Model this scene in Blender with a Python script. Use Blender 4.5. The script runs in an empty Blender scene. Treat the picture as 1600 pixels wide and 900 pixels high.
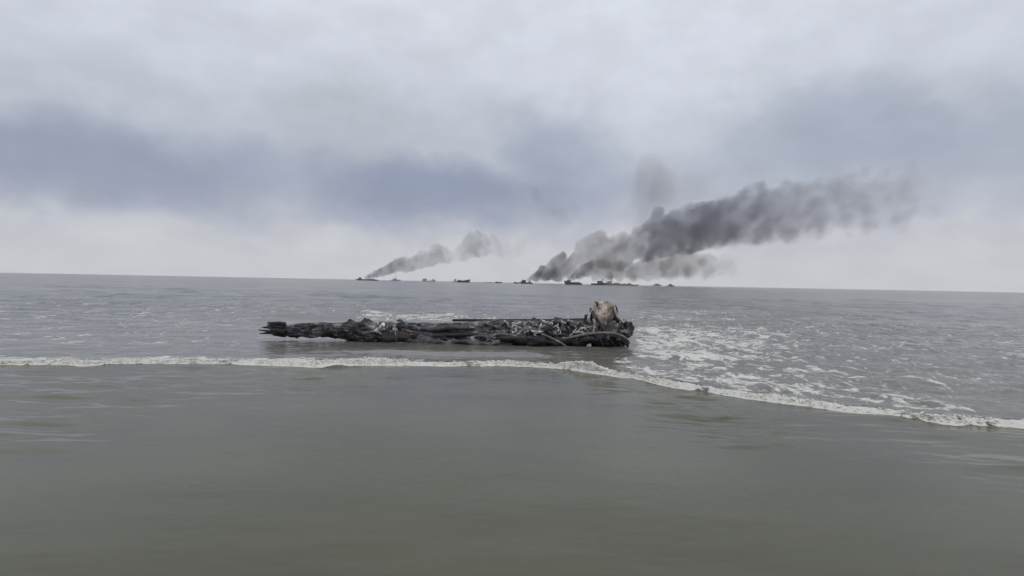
import bpy, math, random
import numpy as np
from mathutils import Vector, Matrix, Euler

random.seed(7)
rng = np.random.default_rng(11)
scene = bpy.context.scene
COL = scene.collection
FPX = 965.0            # focal length in pixels of the 1600 px wide photograph
EYE = 1.5              # height of the phone above the water
R = math.radians

# ------------------------------------------------------------------ camera
cam_d = bpy.data.cameras.new('camera')
cam = bpy.data.objects.new('camera', cam_d)
COL.objects.link(cam)
cam_d.sensor_width = 36.0
cam_d.lens = 36.0 * FPX / 1600.0
cam_d.clip_start = 0.05
cam_d.clip_end = 90000.0
ROLL = R(1.12)
PITCH = -math.atan(8.7 / FPX)
rot = Matrix.Rotation(R(90) + PITCH, 4, 'X') @ Matrix.Rotation(ROLL, 4, 'Z')
cam.matrix_world = Matrix.Translation((0, 0, EYE)) @ rot
scene.camera = cam
ROT3 = rot.to_3x3()


def at(px, py, Y):
    """world point seen at photo pixel (px, py) at distance Y ahead"""
    d = ROT3 @ Vector(((px - 800.0) / FPX, (450.0 - py) / FPX, -1.0))
    k = Y / d.y
    return Vector((d.x * k, Y, EYE + d.z * k))


# ------------------------------------------------------------------ noise
def _hash(ix, iy, iz, seed):
    h = (ix.astype(np.int64) * 374761393 + iy.astype(np.int64) * 668265263
         + iz.astype(np.int64) * 2147483647 + seed * 974634157) & 0xFFFFFFFF
    h = ((h ^ (h >> 13)) * 1274126177) & 0xFFFFFFFF
    h = (h ^ (h >> 16)) & 0xFFFFFFFF
    h = (h * 2246822519) & 0xFFFFFFFF
    h = h ^ (h >> 15)
    return (h & 0xFFFFFF).astype(np.float64) / 0xFFFFFF


def vnoise(x, y, z, seed=0):
    x, y, z = np.broadcast_arrays(np.asarray(x, float), np.asarray(y, float), np.asarray(z, float))
    fx, fy, fz = np.floor(x), np.floor(y), np.floor(z)
    tx, ty, tz = x - fx, y - fy, z - fz
    tx = tx * tx * tx * (tx * (tx * 6 - 15) + 10)
    ty = ty * ty * ty * (ty * (ty * 6 - 15) + 10)
    tz = tz * tz * tz * (tz * (tz * 6 - 15) + 10)
    out = 0.0
    for dx in (0, 1):
        wx = tx if dx else 1 - tx
        for dy in (0, 1):
            wy = ty if dy else 1 - ty
            for dz in (0, 1):
                wz = tz if dz else 1 - tz
                out = out + wx * wy * wz * _hash(fx + dx, fy + dy, fz + dz, seed)
    return out * 2 - 1


def fbm(x, y, z, octaves=4, seed=0, gain=0.5):
    a, s, f, n = 1.0, 0.0, 1.0, 0.0
    for o in range(octaves):
        s = s + a * vnoise(x * f + 17.3 * o, y * f + 5.1 * o, z * f + 9.7 * o, seed + o)
        n += a
        a *= gain
        f *= 2.03
    return s / n


def sstep(a, b, x):
    t = np.clip((x - a) / (b - a), 0, 1)
    return t * t * (3 - 2 * t)


# ------------------------------------------------------------------ object helpers
def tag(o, label=None, cat=None, group=None, kind=None):
    if label: o['label'] = label
    if cat: o['category'] = cat
    if group: o['group'] = group
    if kind: o['kind'] = kind
    return o


def mesh_obj(name, verts, faces, mat, parent=None, smooth=True, origin=None):
    me = bpy.data.meshes.new(name)
    v = np.asarray(verts, float)
    if origin is not None:
        v = v - np.asarray(origin, float)
    me.from_pydata(v.tolist(), [], [list(map(int, f)) for f in faces])
    me.update()
    if smooth:
        me.polygons.foreach_set('use_smooth', [True] * len(me.polygons))
    if mat: me.materials.append(mat)
    o = bpy.data.objects.new(name, me)
    COL.objects.link(o)
    if origin is not None: o.location = origin
    if parent is not None:
        o.parent = parent
        if origin is None:
            o.matrix_parent_inverse = Matrix.Translation(-parent.location)
    return o


def grid_obj(name, V, mat, quads):
    """big grid mesh, fast path"""
    me = bpy.data.meshes.new(name)
    me.vertices.add(len(V))
    me.vertices.foreach_set('co', V.astype(np.float32).ravel())
    n = len(quads)
    me.loops.add(n * 4)
    me.loops.foreach_set('vertex_index', quads.astype(np.int32).ravel())
    me.polygons.add(n)
    me.polygons.foreach_set('loop_start', np.arange(0, n * 4, 4, dtype=np.int32))
    me.polygons.foreach_set('use_smooth', np.ones(n, dtype=bool))
    me.update(calc_edges=True)
    me.validate()
    me.materials.append(mat)
    o = bpy.data.objects.new(name, me)
    COL.objects.link(o)
    return o


def empty(name, loc):
    o = bpy.data.objects.new(name, None)
    o.empty_display_size = 0.3
    COL.objects.link(o)
    o.location = loc
    return o


# ------------------------------------------------------------------ node helpers
def newmat(name):
    m = bpy.data.materials.new(name)
    m.use_nodes = True
    nt = m.node_tree
    for n in list(nt.nodes): nt.nodes.remove(n)
    out = nt.nodes.new('ShaderNodeOutputMaterial')
    return m, nt, out


class NT:
    def __init__(self, nt): self.nt = nt
    def n(self, t, **kw):
        nd = self.nt.nodes.new(t)
        for k, v in kw.items(): setattr(nd, k, v)
        return nd
    def put(self, sock, v):
        if hasattr(v, 'is_output'): self.nt.links.new(v, sock)
        else: sock.default_value = v
    def math(self, op, a, b=0.0, c=0.0, clamp=False):
        nd = self.n('ShaderNodeMath', operation=op, use_clamp=clamp)
        for s, v in zip(nd.inputs, (a, b, c)): self.put(s, v)
        return nd.outputs[0]
    def vmath(self, op, a, b=None):
        nd = self.n('ShaderNodeVectorMath', operation=op)
        self.put(nd.inputs[0], a)
        if b is not None: self.put(nd.inputs[1], b)
        return nd.outputs['Value'] if op in ('LENGTH', 'DOT_PRODUCT', 'DISTANCE') else nd.outputs[0]
    def range(self, v, a, b, c=0.0, d=1.0, smooth=True):
        nd = self.n('ShaderNodeMapRange', interpolation_type='SMOOTHSTEP' if smooth else 'LINEAR')
        for s, x in zip(nd.inputs, (v, a, b, c, d)): self.put(s, x)
        return nd.outputs[0]
    def noise(self, vec, scale, detail=3.0, rough=0.5, dist=0.0):
        nd = self.n('ShaderNodeTexNoise')
        if vec is not None: self.put(nd.inputs['Vector'], vec)
        nd.inputs['Scale'].default_value = scale
        nd.inputs['Detail'].default_value = detail
        nd.inputs['Roughness'].default_value = rough
        nd.inputs['Distortion'].default_value = dist
        return nd
    def mix(self, f, a, b):
        nd = self.n('ShaderNodeMix', data_type='RGBA')
        self.put(nd.inputs[0], f)
        for s, v in ((nd.inputs[6], a), (nd.inputs[7], b)):
            if hasattr(v, 'is_output'): self.nt.links.new(v, s)
            else: s.default_value = (v[0], v[1], v[2], 1.0)
        return nd.outputs[2]
    def ramp(self, f, pts):
        nd = self.n('ShaderNodeValToRGB')
        nd.color_ramp.interpolation = 'EASE'
        e = nd.color_ramp.elements
        while len(e) < len(pts): e.new(0.5)
        for el, (p, c) in zip(e, pts):
            el.position = p
            el.color = (c[0], c[1], c[2], 1.0)
        self.put(nd.inputs[0], f)
        return nd.outputs[0]
    def scale3(self, vec, s):
        nd = self.n('ShaderNodeMapping')
        self.put(nd.inputs['Vector'], vec)
        nd.inputs['Scale'].default_value = s
        return nd.outputs[0]


def lin(r, g, b):
    f = lambda c: c / 255 / 12.92 if c / 255 <= 0.04045 else ((c / 255 + 0.055) / 1.055) ** 2.4
    return (f(r), f(g), f(b))


# ------------------------------------------------------------------ sky and sun
SUN_EL, SUN_AZ = 55.0, 140.0      # behind the overcast, high over the right shoulder
STR = 0.1
w = bpy.data.worlds.new('World')
scene.world = w
w.use_nodes = True
nt = w.node_tree
for n in list(nt.nodes): nt.nodes.remove(n)
N = NT(nt)
wout = N.n('ShaderNodeOutputWorld')
bg = N.n('ShaderNodeBackground')
bg.inputs['Strength'].default_value = STR
sky = N.n('ShaderNodeTexSky', sky_type='NISHITA', sun_disc=False)
sky.sun_elevation = R(SUN_EL)
sky.sun_rotation = R(SUN_AZ)
tc = N.n('ShaderNodeTexCoord')
dirv = N.vmath('NORMALIZE', tc.outputs['Generated'])
sep = N.n('ShaderNodeSeparateXYZ'); nt.links.new(dirv, sep.inputs[0])
az = N.math('MULTIPLY', N.math('ARCTAN2', sep.outputs[0], sep.outputs[1]), 57.29578)
el = N.math('MULTIPLY', N.math('ARCSINE', sep.outputs[2]), 57.29578)
ang = N.n('ShaderNodeCombineXYZ')
nt.links.new(az, ang.inputs[0]); nt.links.new(el, ang.inputs[1])
angv = ang.outputs[0]
# soft warp so that cloud edges are ragged
wn = N.noise(N.scale3(angv, (0.8, 1.0, 1)), 0.15, 5.0, 0.58)
wsep = N.n('ShaderNodeSeparateColor'); nt.links.new(wn.outputs['Color'], wsep.inputs[0])
azw = N.math('ADD', az, N.math('MULTIPLY', N.math('SUBTRACT', wsep.outputs[0], 0.5), 8.0))
elw = N.math('ADD', el, N.math('MULTIPLY', N.math('SUBTRACT', wsep.outputs[1], 0.5), 6.5))


def C(r, g, b, k=1.0):
    l = lin(r, g, b)
    return tuple(c * k / STR for c in l)


base = N.ramp(N.math('DIVIDE', N.math('MAXIMUM', elw, 0.0), 60.0, clamp=True), [
    (0.0, C(220, 220, 224)), (0.035, C(217, 217, 222)), (0.07, C(204, 205, 213)), (0.10, C(188, 192, 205)),
    (0.15, C(183, 189, 203)), (0.22, C(192, 198, 209)), (0.32, C(208, 213, 224)),
    (0.42, C(218, 223, 233)), (1.0, C(228, 231, 238))])


def blob(a0, e0, sa, se, src_a, src_e, lo=1.45, hi=0.30):
    u = N.math('DIVIDE', N.math('SUBTRACT', src_a, a0), sa)
    v = N.math('DIVIDE', N.math('SUBTRACT', src_e, e0), se)
    d = N.math('SQRT', N.math('ADD', N.math('MULTIPLY', u, u), N.math('MULTIPLY', v, v)))
    return N.range(d, lo, hi, 0.0, 1.0)


dark = lin(141, 151, 175)
darkC = tuple(c / STR for c in dark)
b1 = blob(-7.5, 7.9, 13.5, 3.3, azw, elw)
b2 = blob(4.0, 12.0, 5.2, 4.4, azw, elw)
b3 = blob(-33.0, 8.5, 16.0, 3.4, azw, elw)
b4 = blob(30.0, 12.5, 14.0, 3.6, azw, elw)
b5 = blob(1.0, 7.9, 9.5, 3.2, azw, elw)
s = N.math('MAXIMUM', b1, N.math('MULTIPLY', b2, 0.64))
s = N.math('MAXIMUM', s, N.math('MULTIPLY', b3, 0.85))
s = N.math('MAXIMUM', s, N.math('MULTIPLY', b4, 0.5))
s = N.math('MAXIMUM', s, N.math('MULTIPLY', b5, 0.72))
c1 = N.mix(s, base, darkC)
# bright break in the upper right, greyer upper left
br = blob(12.0, 19.5, 13.0, 8.0, azw, elw)
c2 = N.mix(N.math('MULTIPLY', br, 0.42), c1, C(222, 227, 238))
gl = blob(-15.0, 14.5, 7.0, 4.5, azw, elw)
c2 = N.mix(N.math('MULTIPLY', gl, 0.45), c2, C(176, 181, 190))
# gentle mottling over the whole overcast
mn = N.noise(N.scale3(angv, (0.7, 1.3, 1)), 0.28, 5.0, 0.55)
mot = N.range(mn.outputs[0], 0.3, 0.7, 0.95, 1.05)
mv = N.n('ShaderNodeVectorMath', operation='SCALE')
nt.links.new(c2, mv.inputs[0]); nt.links.new(mot, mv.inputs['Scale'])
# thin places let a little of the blue sky above through
fin = N.mix(0.04, mv.outputs[0], sky.outputs[0])
nt.links.new(fin, bg.inputs['Color'])
nt.links.new(bg.outputs[0], wout.inputs['Surface'])

sd = bpy.data.lights.new('sun', 'SUN')
sd.energy = 0.8
sd.angle = R(25)
sd.color = (1.0, 0.97, 0.93)
sun = bpy.data.objects.new('sun', sd)
COL.objects.link(sun)
sv = Vector((math.sin(R(SUN_AZ)) * math.cos(R(SUN_EL)), math.cos(R(SUN_AZ)) * math.cos(R(SUN_EL)), math.sin(R(SUN_EL))))
sun.rotation_euler = (-sv).to_track_quat('-Z', 'Y').to_euler()
sun.location = (0, 0, 60)

# ------------------------------------------------------------------ the sea
BX = np.array([-30, -14, -8, -5.0, -2.8, -1.5, 0.0, 0.6, 1.1, 1.7, 2.4, 3.4, 5.0, 8.0, 14])
BY = np.array([8.5, 9.4, 10.1, 10.6, 10.75, 11.05, 11.2, 11.05, 10.75, 10.2, 9.3, 8.3, 7.2, 6.0, 5.0])


def bore_y(x):
    return np.interp(x, BX, BY) + 0.13 * vnoise(x * 1.15, 8.5, 0, 6) + 0.07 * vnoise(x * 2.6, 0.5, 0, 3) + 0.035 * vnoise(x * 6.1, 1.5, 0, 4)


def bore_h(x):
    h = 0.045 + 0.018 * vnoise(x * 1.7, 3.3, 0, 5)
    h = h + 0.075 * np.exp(-((x - 1.33) / 0.27) ** 2)
    h = h + 0.03 * np.exp(-((x + 2.5) / 0.5) ** 2)
    return h


def height(x, y):
    r = np.sqrt(x * x + y * y)
    sB = y - bore_y(x)
    hb = bore_h(x)
    z = hb * sstep(-0.10, 0.05, sB) * (0.30 + 0.70 * np.exp(-np.clip(sB, 0, 99) / 0.55)) * np.exp(-np.clip(sB, 0, 99) / 9.0)
    fz = sstep(-0.12, -0.03, sB) * sstep(0.5, 0.1, sB)
    z = z + fz * hb * (0.55 * np.abs(fbm(x * 7, y * 7, 0, 3, 27)) + 0.5 * fbm(x * 22, y * 16, 0, 2, 28))
    # calm film of water this side of the swash front, rippled left and right
    calm = sstep(0.15, -0.1, sB)
    ripL = np.exp(-((x + 2.9) / 0.85) ** 2) * sstep(7.2, 9.0, y)
    ripR = np.exp(-((x - 2.4) / 0.75) ** 2) * sstep(4.5, 6.5, y)
    ripS = sstep(3.2, 4.5, np.abs(x))
    rip = np.clip(ripL + 0.9 * ripR + 0.6 * ripS, 0, 1.2)
    z = z + calm * rip * (0.055 * fbm(x * 1.1 + 0.4 * y, y * 2.6, 0, 3, 21) - 0.03 * np.abs(fbm(x * 0.9 - 0.3 * y, y * 2.2, 0, 2, 23)))
    z = z + calm * 0.008 * fbm(x * 0.9, y * 2.2, 0, 4, 22)
    # chop behind it
    chop = sstep(0.0, 1.2, sB)
    a1 = 0.020 + 0.070 * sstep(12, 28, y)
    fade1 = sstep(140, 45, r)
    z = z + chop * a1 * fade1 * (1.0 * fbm(x * 0.55, y * 1.15, 0, 4, 31))
    z = z + chop * 0.010 * sstep(45, 14, r) * fbm(x * 3.0, y * 5.0, 0, 3, 33)
    turb = sstep(1.6, 2.6, x) * sstep(20, 16, y)
    turb = np.maximum(turb, sstep(0.15, 0.21, x / np.maximum(y, 1)) * sstep(30, 24, y))
    z = z + chop * 0.11 * turb * (np.abs(fbm(x * 1.1, y * 1.3, 0, 4, 35)) - 0.2)
    z = z + chop * 0.10 * sstep(18, 26, y) * sstep(110, 60, y) * fbm(x * 0.16, y * 0.55, 0, 2, 37)
    far = sstep(25, 60, r) * sstep(700, 150, r)
    z = z + far * 0.12 * fbm(x * 0.10, y * 0.30, 0, 3, 36)
    # one unbroken low wave between the log and the front
    yc = 12.75 + 0.10 * np.sin(x * 1.3) + 0.05 * x
    wv = np.exp(-((y - yc) / 0.22) ** 2) * sstep(-4.5, -2.6, x) * sstep(1.0, 0.1, x)
    z = z + 0.055 * wv
    yc2 = 13.35 + 0.08 * np.sin(x * 1.7 + 1)
    z = z + 0.02 * np.exp(-((y - yc2) / 0.16) ** 2) * sstep(2.5, 1.0, np.abs(x + 0.5))
    return z


def foam_amount(x, y):
    sB = y - bore_y(x)
    wide = 0.55 * sstep(-1.7, -2.5, x) * (0.6 + 0.6 * vnoise(x * 2.0, 1, 0, 47)) + 0.5 * np.exp(-((x - 1.4) / 0.35) ** 2) + 0.40 * vnoise(x * 2.1, 4, 0, 48)
    pat = 0.78 + 0.45 * sstep(-1.7, -2.5, x) * sstep(-5, -3.5, x) + 0.32 * vnoise(x * 1.6, 2.2, 0, 44) + 0.2 * vnoise(x * 5.0, 2.2, 0, 45)
    pat = pat - 0.16 * sstep(-1.7, -1.2, x) * sstep(1.1, 0.7, x) * (0.6 + 0.8 * vnoise(x * 3.1, 9, 0, 49)) + 0.5 * np.exp(-((x - 1.35) / 0.4) ** 2)
    pat = np.clip(pat, 0.66, 1.6) * (1 - 0.35 * sstep(0.02, 0.45, sB))
    f = 1.15 * pat * sstep(-0.24, -0.09, sB) * sstep(0.50 + wide, 0.10, sB)
    f = np.maximum(f, 0.64 * sstep(0.0, 0.2, sB) * sstep(1.6, 0.4, sB) * (0.55 + 0.45 * sstep(-1.2, -2.6, x)))
    f = np.maximum(f, 0.85 * np.exp(-(((x - 1.35) / 0.4) ** 2 + ((sB - 0.2) / 0.35) ** 2)))
    q = x / np.maximum(y, 1.0)
    # wash washing round behind the log
    f = np.maximum(f, 0.60 * sstep(-0.30, -0.22, q) * sstep(0.02, -0.10, q) * sstep(22.5, 24.0, y) * sstep(33.0, 26.0, y))
    f = np.maximum(f, 0.47 * sstep(0.24, 0.10, np.abs(q)) * sstep(22, 24, y) * sstep(30.0, 25.0, y))
    f = np.maximum(f, 0.66 * np.exp(-(((y - 27.5) / 2.4) ** 2 + ((x + 2.9) / 1.9) ** 2)))
    f = np.maximum(f, 0.66 * np.exp(-(((y - 29.5) / 2.6) ** 2 + ((x + 6.6) / 1.1) ** 2)))
    # churned water past the root end
    side_ = sstep(0.165, 0.215, q) * sstep(0.95, 0.26, q)
    f = np.maximum(f, 0.62 * side_ * sstep(11.8, 12.8, y) * sstep(36.0, 18.0, y))
    f = np.maximum(f, 0.72 * np.exp(-(((y - 20.8) / 1.0) ** 2)) * side_)
    f = np.maximum(f, 0.76 * np.exp(-(((y - 14.0) / 0.7) ** 2 + ((x - 3.5) / 0.7) ** 2)))
    f = np.maximum(f, 0.66 * np.exp(-(((y - 12.9) / 0.35) ** 2)) * sstep(2.2, 2.8, x) * sstep(6.5, 4.5, x))
    f = np.maximum(f, 0.54 * sstep(1.4, 2.2, x) * sstep(0.2, 0.8, sB) * sstep(13.2, 11.8, y) * sstep(8.5, 5.0, x))
    f = np.maximum(f, 0.46 * side_ * sstep(26, 28, y) * sstep(44, 34, y))
    f = np.maximum(f, (0.50 + 0.25 * vnoise(x * 1.8, 6, 0, 50)) * np.exp(-((y - 14.62) / 0.16) ** 2) * sstep(3.0, 2.4, np.abs(x + 0.6)))
    f = np.maximum(f, 0.78 * np.exp(-(((x + 3.75) / 0.30) ** 2 + ((y - 15.6) / 0.7) ** 2)))
    f = np.maximum(f, 0.42 * sstep(0, 3, sB) * sstep(60, 25, y) * sstep(0.30, 0.42, np.abs(q)))
    f = np.maximum(f, 0.38 * sstep(22, 26, y) * sstep(60, 32, y))
    return f


rows = np.concatenate([
    np.array([0.02, 0.5, 1.0, 1.5, 2.0, 2.4]),
    1447.0 / np.arange(540.0, 60.0, -0.72),
    1447.0 / np.arange(60.0, 6.0, -0.5),
    np.geomspace(245, 7000, 26)])
aang = np.concatenate([np.linspace(-180, -46, 40)[:-1], np.linspace(-46, 46, 1000), np.linspace(46, 180, 40)[1:]])
A = np.radians(aang)
RR, AA = np.meshgrid(rows, A, indexing='ij')
X = (RR * np.sin(AA)).ravel()
Y = (RR * np.cos(AA)).ravel()
Z = height(X, Y)
Z *= sstep(1.0, 2.5, np.sqrt(X * X + Y * Y))
Z[Y < 0] *= 0.0
F = foam_amount(X, Y)
F[Y < 0] = 0
sBall = Y - bore_y(X)
CH = np.where(Y > 0, sstep(-0.1, 1.0, sBall), 0.0)
nr, nc = RR.shape
idx = np.arange(nr * nc).reshape(nr, nc)
quads = np.stack([idx[:-1, :-1], idx[:-1, 1:], idx[1:, 1:], idx[1:, :-1]], -1).reshape(-1, 4)[:, ::-1]

m_water, nt, out = newmat('muddy_sea_water')
N = NT(nt)
tc = N.n('ShaderNodeTexCoord'); P = tc.outputs['Object']
at_f = N.n('ShaderNodeAttribute', attribute_name='foam'); at_c = N.n('ShaderNodeAttribute', attribute_name='chop')
foamA, chopA = at_f.outputs['Fac'], at_c.outputs['Fac']
sp = N.n('ShaderNodeSeparateXYZ'); nt.links.new(P, sp.inputs[0])
# silt clouds in the water itself
silt = N.noise(N.scale3(P, (0.5, 0.9, 1)), 0.6, 4.0, 0.55)
mud = N.mix(N.range(silt.outputs[0], 0.3, 0.7), (0.064, 0.063, 0.034), (0.086, 0.084, 0.050))
seaC = N.mix(N.range(silt.outputs[0], 0.3, 0.7), (0.115, 0.110, 0.095), (0.150, 0.142, 0.125))
body = N.mix(chopA, mud, seaC)
# foam: lacy streaks drawn out along the shore
fn = N.noise(N.scale3(P, (1.25, 0.75, 1)), 1.35, 6.0, 0.65, 1.4)
fn2 = N.noise(N.scale3(P, (1.2, 1.0, 1)), 7.5, 4.0, 0.6, 0.6)
fsum = N.math('ADD', N.math('MULTIPLY', fn.outputs[0], 0.66), N.math('MULTIPLY', fn2.outputs[0], 0.34))
thr = N.math('SUBTRACT', 0.745, N.math('MULTIPLY', foamA, 0.46))
ff = N.range(N.math('SUBTRACT', fsum, thr), -0.01, 0.075, 0.0, 1.0)
ff = N.math('MULTIPLY', ff, N.range(foamA, 0.05, 0.25))
foamC = N.mix(fn2.outputs[0], (0.52, 0.51, 0.48), (0.80, 0.79, 0.74))
ff = N.math('MULTIPLY', ff, 0.85)
colr = N.mix(ff, body, foamC)
bs = N.n('ShaderNodeBsdfPrincipled')
nt.links.new(colr, bs.inputs['Base Color'])
bs.inputs['IOR'].default_value = 1.28
rgh = N.math('ADD', N.math('MULTIPLY', chopA, 0.02), 0.17)
nt.links.new(N.math('ADD', rgh, N.math('MULTIPLY', ff, 0.6)), bs.inputs['Roughness'])
# wavelets: tilt of the surface, also past the distance where the mesh can carry waves
n1 = N.noise(N.scale3(P, (0.45, 1.3, 1)), 0.9, 4.0, 0.6)
n2 = N.noise(N.scale3(P, (1.0, 2.2, 1)), 6.0, 3.0, 0.6)
def slope(nd, amp):
    v = N.n('ShaderNodeVectorMath', operation='SUBTRACT')
    nt.links.new(nd.outputs['Color'], v.inputs[0]); v.inputs[1].default_value = (0.5, 0.5, 0.5)
    v2 = N.n('ShaderNodeVectorMath', operation='MULTIPLY')
    nt.links.new(v.outputs[0], v2.inputs[0]); v2.inputs[1].default_value = (0.6, 1.0, 0.0)
    v3 = N.n('ShaderNodeVectorMath', operation='SCALE')
    nt.links.new(v2.outputs[0], v3.inputs[0]); N.put(v3.inputs['Scale'], amp)
    return v3.outputs[0]
geo = N.n('ShaderNodeNewGeometry')
dist = N.vmath('LENGTH', P)
n0 = N.noise(N.scale3(P, (0.10, 0.55, 1)), 0.35, 3.0, 0.55)
amp0 = N.math('MULTIPLY', chopA, N.range(dist, 18.0, 60.0, 0.0, 0.30))
amp1 = N.math('MULTIPLY', chopA, N.range(dist, 14.0, 90.0, 0.12, 0.62))
amp2 = N.math('ADD', 0.055, N.math('MULTIPLY', chopA, 0.22))
nn = N.vmath('NORMALIZE', N.vmath('ADD', geo.outputs['Normal'], N.vmath('ADD', slope(n0, amp0), N.vmath('ADD', slope(n1, amp1), slope(n2, amp2)))))
nt.links.new(nn, bs.inputs['Normal'])
nt.links.new(bs.outputs[0], out.inputs['Surface'])

water = grid_obj('sea_water', np.stack([X, Y, Z], 1), m_water, quads)
for nm, arr in (('foam', F), ('chop', CH)):
    a = water.data.attributes.new(nm, 'FLOAT', 'POINT')
    a.data.foreach_set('value', arr.astype(np.float32))
tag(water, 'muddy grey green sea water, calm in front and choppy out to the horizon', 'sea', kind='structure')

# foam heaped along the swash front: uncountable blobs, one mesh
m_foam, nt, out = newmat('beach_foam')
N = NT(nt)
tc = N.n('ShaderNodeTexCoord')
fn = N.noise(tc.outputs['Object'], 9.0, 3.0)
bs = N.n('ShaderNodeBsdfPrincipled')
nt.links.new(N.mix(N.range(fn.outputs[0], 0.3, 0.7), (0.62, 0.60, 0.53), (0.86, 0.84, 0.77)), bs.inputs['Base Color'])
bs.inputs['Roughness'].default_value = 0.65
bs.inputs['IOR'].default_value = 1.2
nt.links.new(bs.outputs[0], out.inputs['Surface'])
import bmesh
bm = bmesh.new(); bmesh.ops.create_icosphere(bm, subdivisions=1, radius=1.0)
IV = np.array([v.co[:] for v in bm.verts]); IF = np.array([[v.index for v in f.verts] for f in bm.faces]); bm.free()
bx, bsv, br_, lift = [], [], [], []
n_b = 9000
xs = rng.uniform(-9.0, 5.5, n_b)
keep = rng.random(n_b) < np.clip(0.42 + 0.6 * vnoise(xs * 1.9, 7.7, 0, 41) + 0.3 * vnoise(xs * 6, 7.7, 0, 42) + 0.3 * (xs < -1.9), 0.04, 1)
xs = xs[keep]
ss = np.abs(rng.normal(0.0, 0.16, len(xs))) - 0.07
rad = 0.003 + 0.008 * rng.random(len(xs)) ** 2.5
lf = rng.random(len(xs)) ** 2 * 0.022
xb = rng.normal(1.33, 0.23, 1500); sb2 = np.abs(rng.normal(0.0, 0.30, 1500)) - 0.05
rb = 0.003 + 0.010 * rng.random(1500) ** 2; lb = rng.random(1500) ** 2 * (0.02 + 0.10 * np.clip(vnoise(xb * 5, 3, 0, 46), 0, 1))
xl = rng.normal(-2.75, 0.45, 500); sl = np.abs(rng.normal(0.0, 0.3, 500)) - 0.05
rl = 0.003 + 0.009 * rng.random(500) ** 2; ll = rng.random(500) ** 2 * 0.05
xs = np.concatenate([xs, xb, xl]); ss = np.concatenate([ss, sb2, sl]); rad = np.concatenate([rad, rb, rl]); lf = np.concatenate([lf, lb, ll])
ys = bore_y(xs) + ss
zs = height(xs, ys) + lf * 0.8
nb = len(xs)
jit = 1 + 0.35 * rng.normal(size=(nb, len(IV), 1))
jit = np.clip(jit, 0.4, 1.7)
VV = IV[None] * jit * rad[:, None, None] * np.array([2.0, 1.3, 0.7])[None, None]
VV = VV + np.stack([xs, ys, zs], 1)[:, None]
FF = (IF[None] + (np.arange(nb) * len(IV))[:, None, None]).reshape(-1, 3)
foam = mesh_obj('wave_foam', VV.reshape(-1, 3), FF, m_foam)
tag(foam, 'cream white foam heaped along the front of the breaking ripple', 'foam', kind='stuff')

# ------------------------------------------------------------------ wood materials
def wood(name, dark, mid, pale, pale_at=0.62, stretch=(0.7, 4.0, 4.0), rough=0.8, scale=2.2):
    m, nt, out = newmat(name)
    N = NT(nt)
    tc = N.n('ShaderNodeTexCoord'); P = tc.outputs['Object']
    a = N.noise(N.scale3(P, stretch), scale, 6.0, 0.65, 0.5)
    b = N.noise(P, 3.1, 5.0, 0.6)
    c = N.noise(N.scale3(P, stretch), scale * 6, 4.0, 0.6)
    v = N.math('ADD', N.math('MULTIPLY', a.outputs[0], 0.6), N.math('MULTIPLY', c.outputs[0], 0.4))
    col = N.mix(N.range(v, 0.36, 0.62), dark, mid)
    b2 = N.noise(P, 1.3, 4.0, 0.6)
    col = N.mix(N.math('MULTIPLY', N.range(b2.outputs[0], 0.50, 0.62), 0.75), col, dark)
    pk = N.math('MULTIPLY', N.range(b.outputs[0], pale_at - 0.06, pale_at + 0.10), N.range(v, 0.42, 0.58))
    col = N.mix(pk, col, pale)
    bs = N.n('ShaderNodeBsdfPrincipled')
    # soaked to just above the waterline: darker and shinier
    sz = N.n('ShaderNodeSeparateXYZ'); nt.links.new(P, sz.inputs[0])
    wet = N.range(N.math('ADD', sz.outputs[2], N.math('MULTIPLY', N.math('SUBTRACT', b.outputs[0], 0.5), 0.5)), 0.26, 0.08)
    col = N.mix(N.math('MULTIPLY', wet, 0.6), col, (dark[0] * 0.7, dark[1] * 0.7, dark[2] * 0.7))
    nt.links.new(col, bs.inputs['Base Color'])
    nt.links.new(N.math('SUBTRACT', N.range(a.outputs[0], 0.3, 0.7, rough - 0.25, rough + 0.1), N.math('MULTIPLY', wet, 0.3)), bs.inputs['Roughness'])
    bp = N.n('ShaderNodeBump'); bp.inputs['Strength'].default_value = 0.7; bp.inputs['Distance'].default_value = 0.02
    nt.links.new(v, bp.inputs['Height']); nt.links.new(bp.outputs[0], bs.inputs['Normal'])
    nt.links.new(bs.outputs[0], out.inputs['Surface'])
    return m

W_trunk = wood('charred_trunk_wood', (0.010, 0.009, 0.011), (0.155, 0.144, 0.160), (0.42, 0.41, 0.42), 0.55)
W_dark = wood('black_wet_wood', (0.008, 0.008, 0.010), (0.035, 0.033, 0.036), (0.10, 0.10, 0.10), 0.66)
W_brown = wood('brown_smooth_wood', (0.022, 0.016, 0.017), (0.070, 0.055, 0.056), (0.16, 0.14, 0.135), 0.62)
W_moss = wood('mossy_dark_wood', (0.012, 0.015, 0.012), (0.050, 0.055, 0.046), (0.12, 0.125, 0.11), 0.62, (2, 2, 2))
W_root = wood('grey_root_wood', (0.030, 0.026, 0.028), (0.130, 0.118, 0.118), (0.34, 0.32, 0.31), 0.55, (2.5, 2.5, 2.5))
W_pale = wood('bleached_root_wood', (0.16, 0.15, 0.15), (0.55, 0.53, 0.52), (0.78, 0.76, 0.74), 0.52, (6, 6, 6))
W_tan = wood('raw_broken_wood', (0.24, 0.18, 0.15), (0.54, 0.43, 0.375), (0.66, 0.57, 0.51), 0.52, (3.5, 3.5, 1.2), 0.9)
W_branch = wood('grey_brown_branch_wood', (0.09, 0.078, 0.068), (0.24, 0.21, 0.19), (0.38, 0.35, 0.32), 0.55, (1.5, 5, 5))


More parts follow.
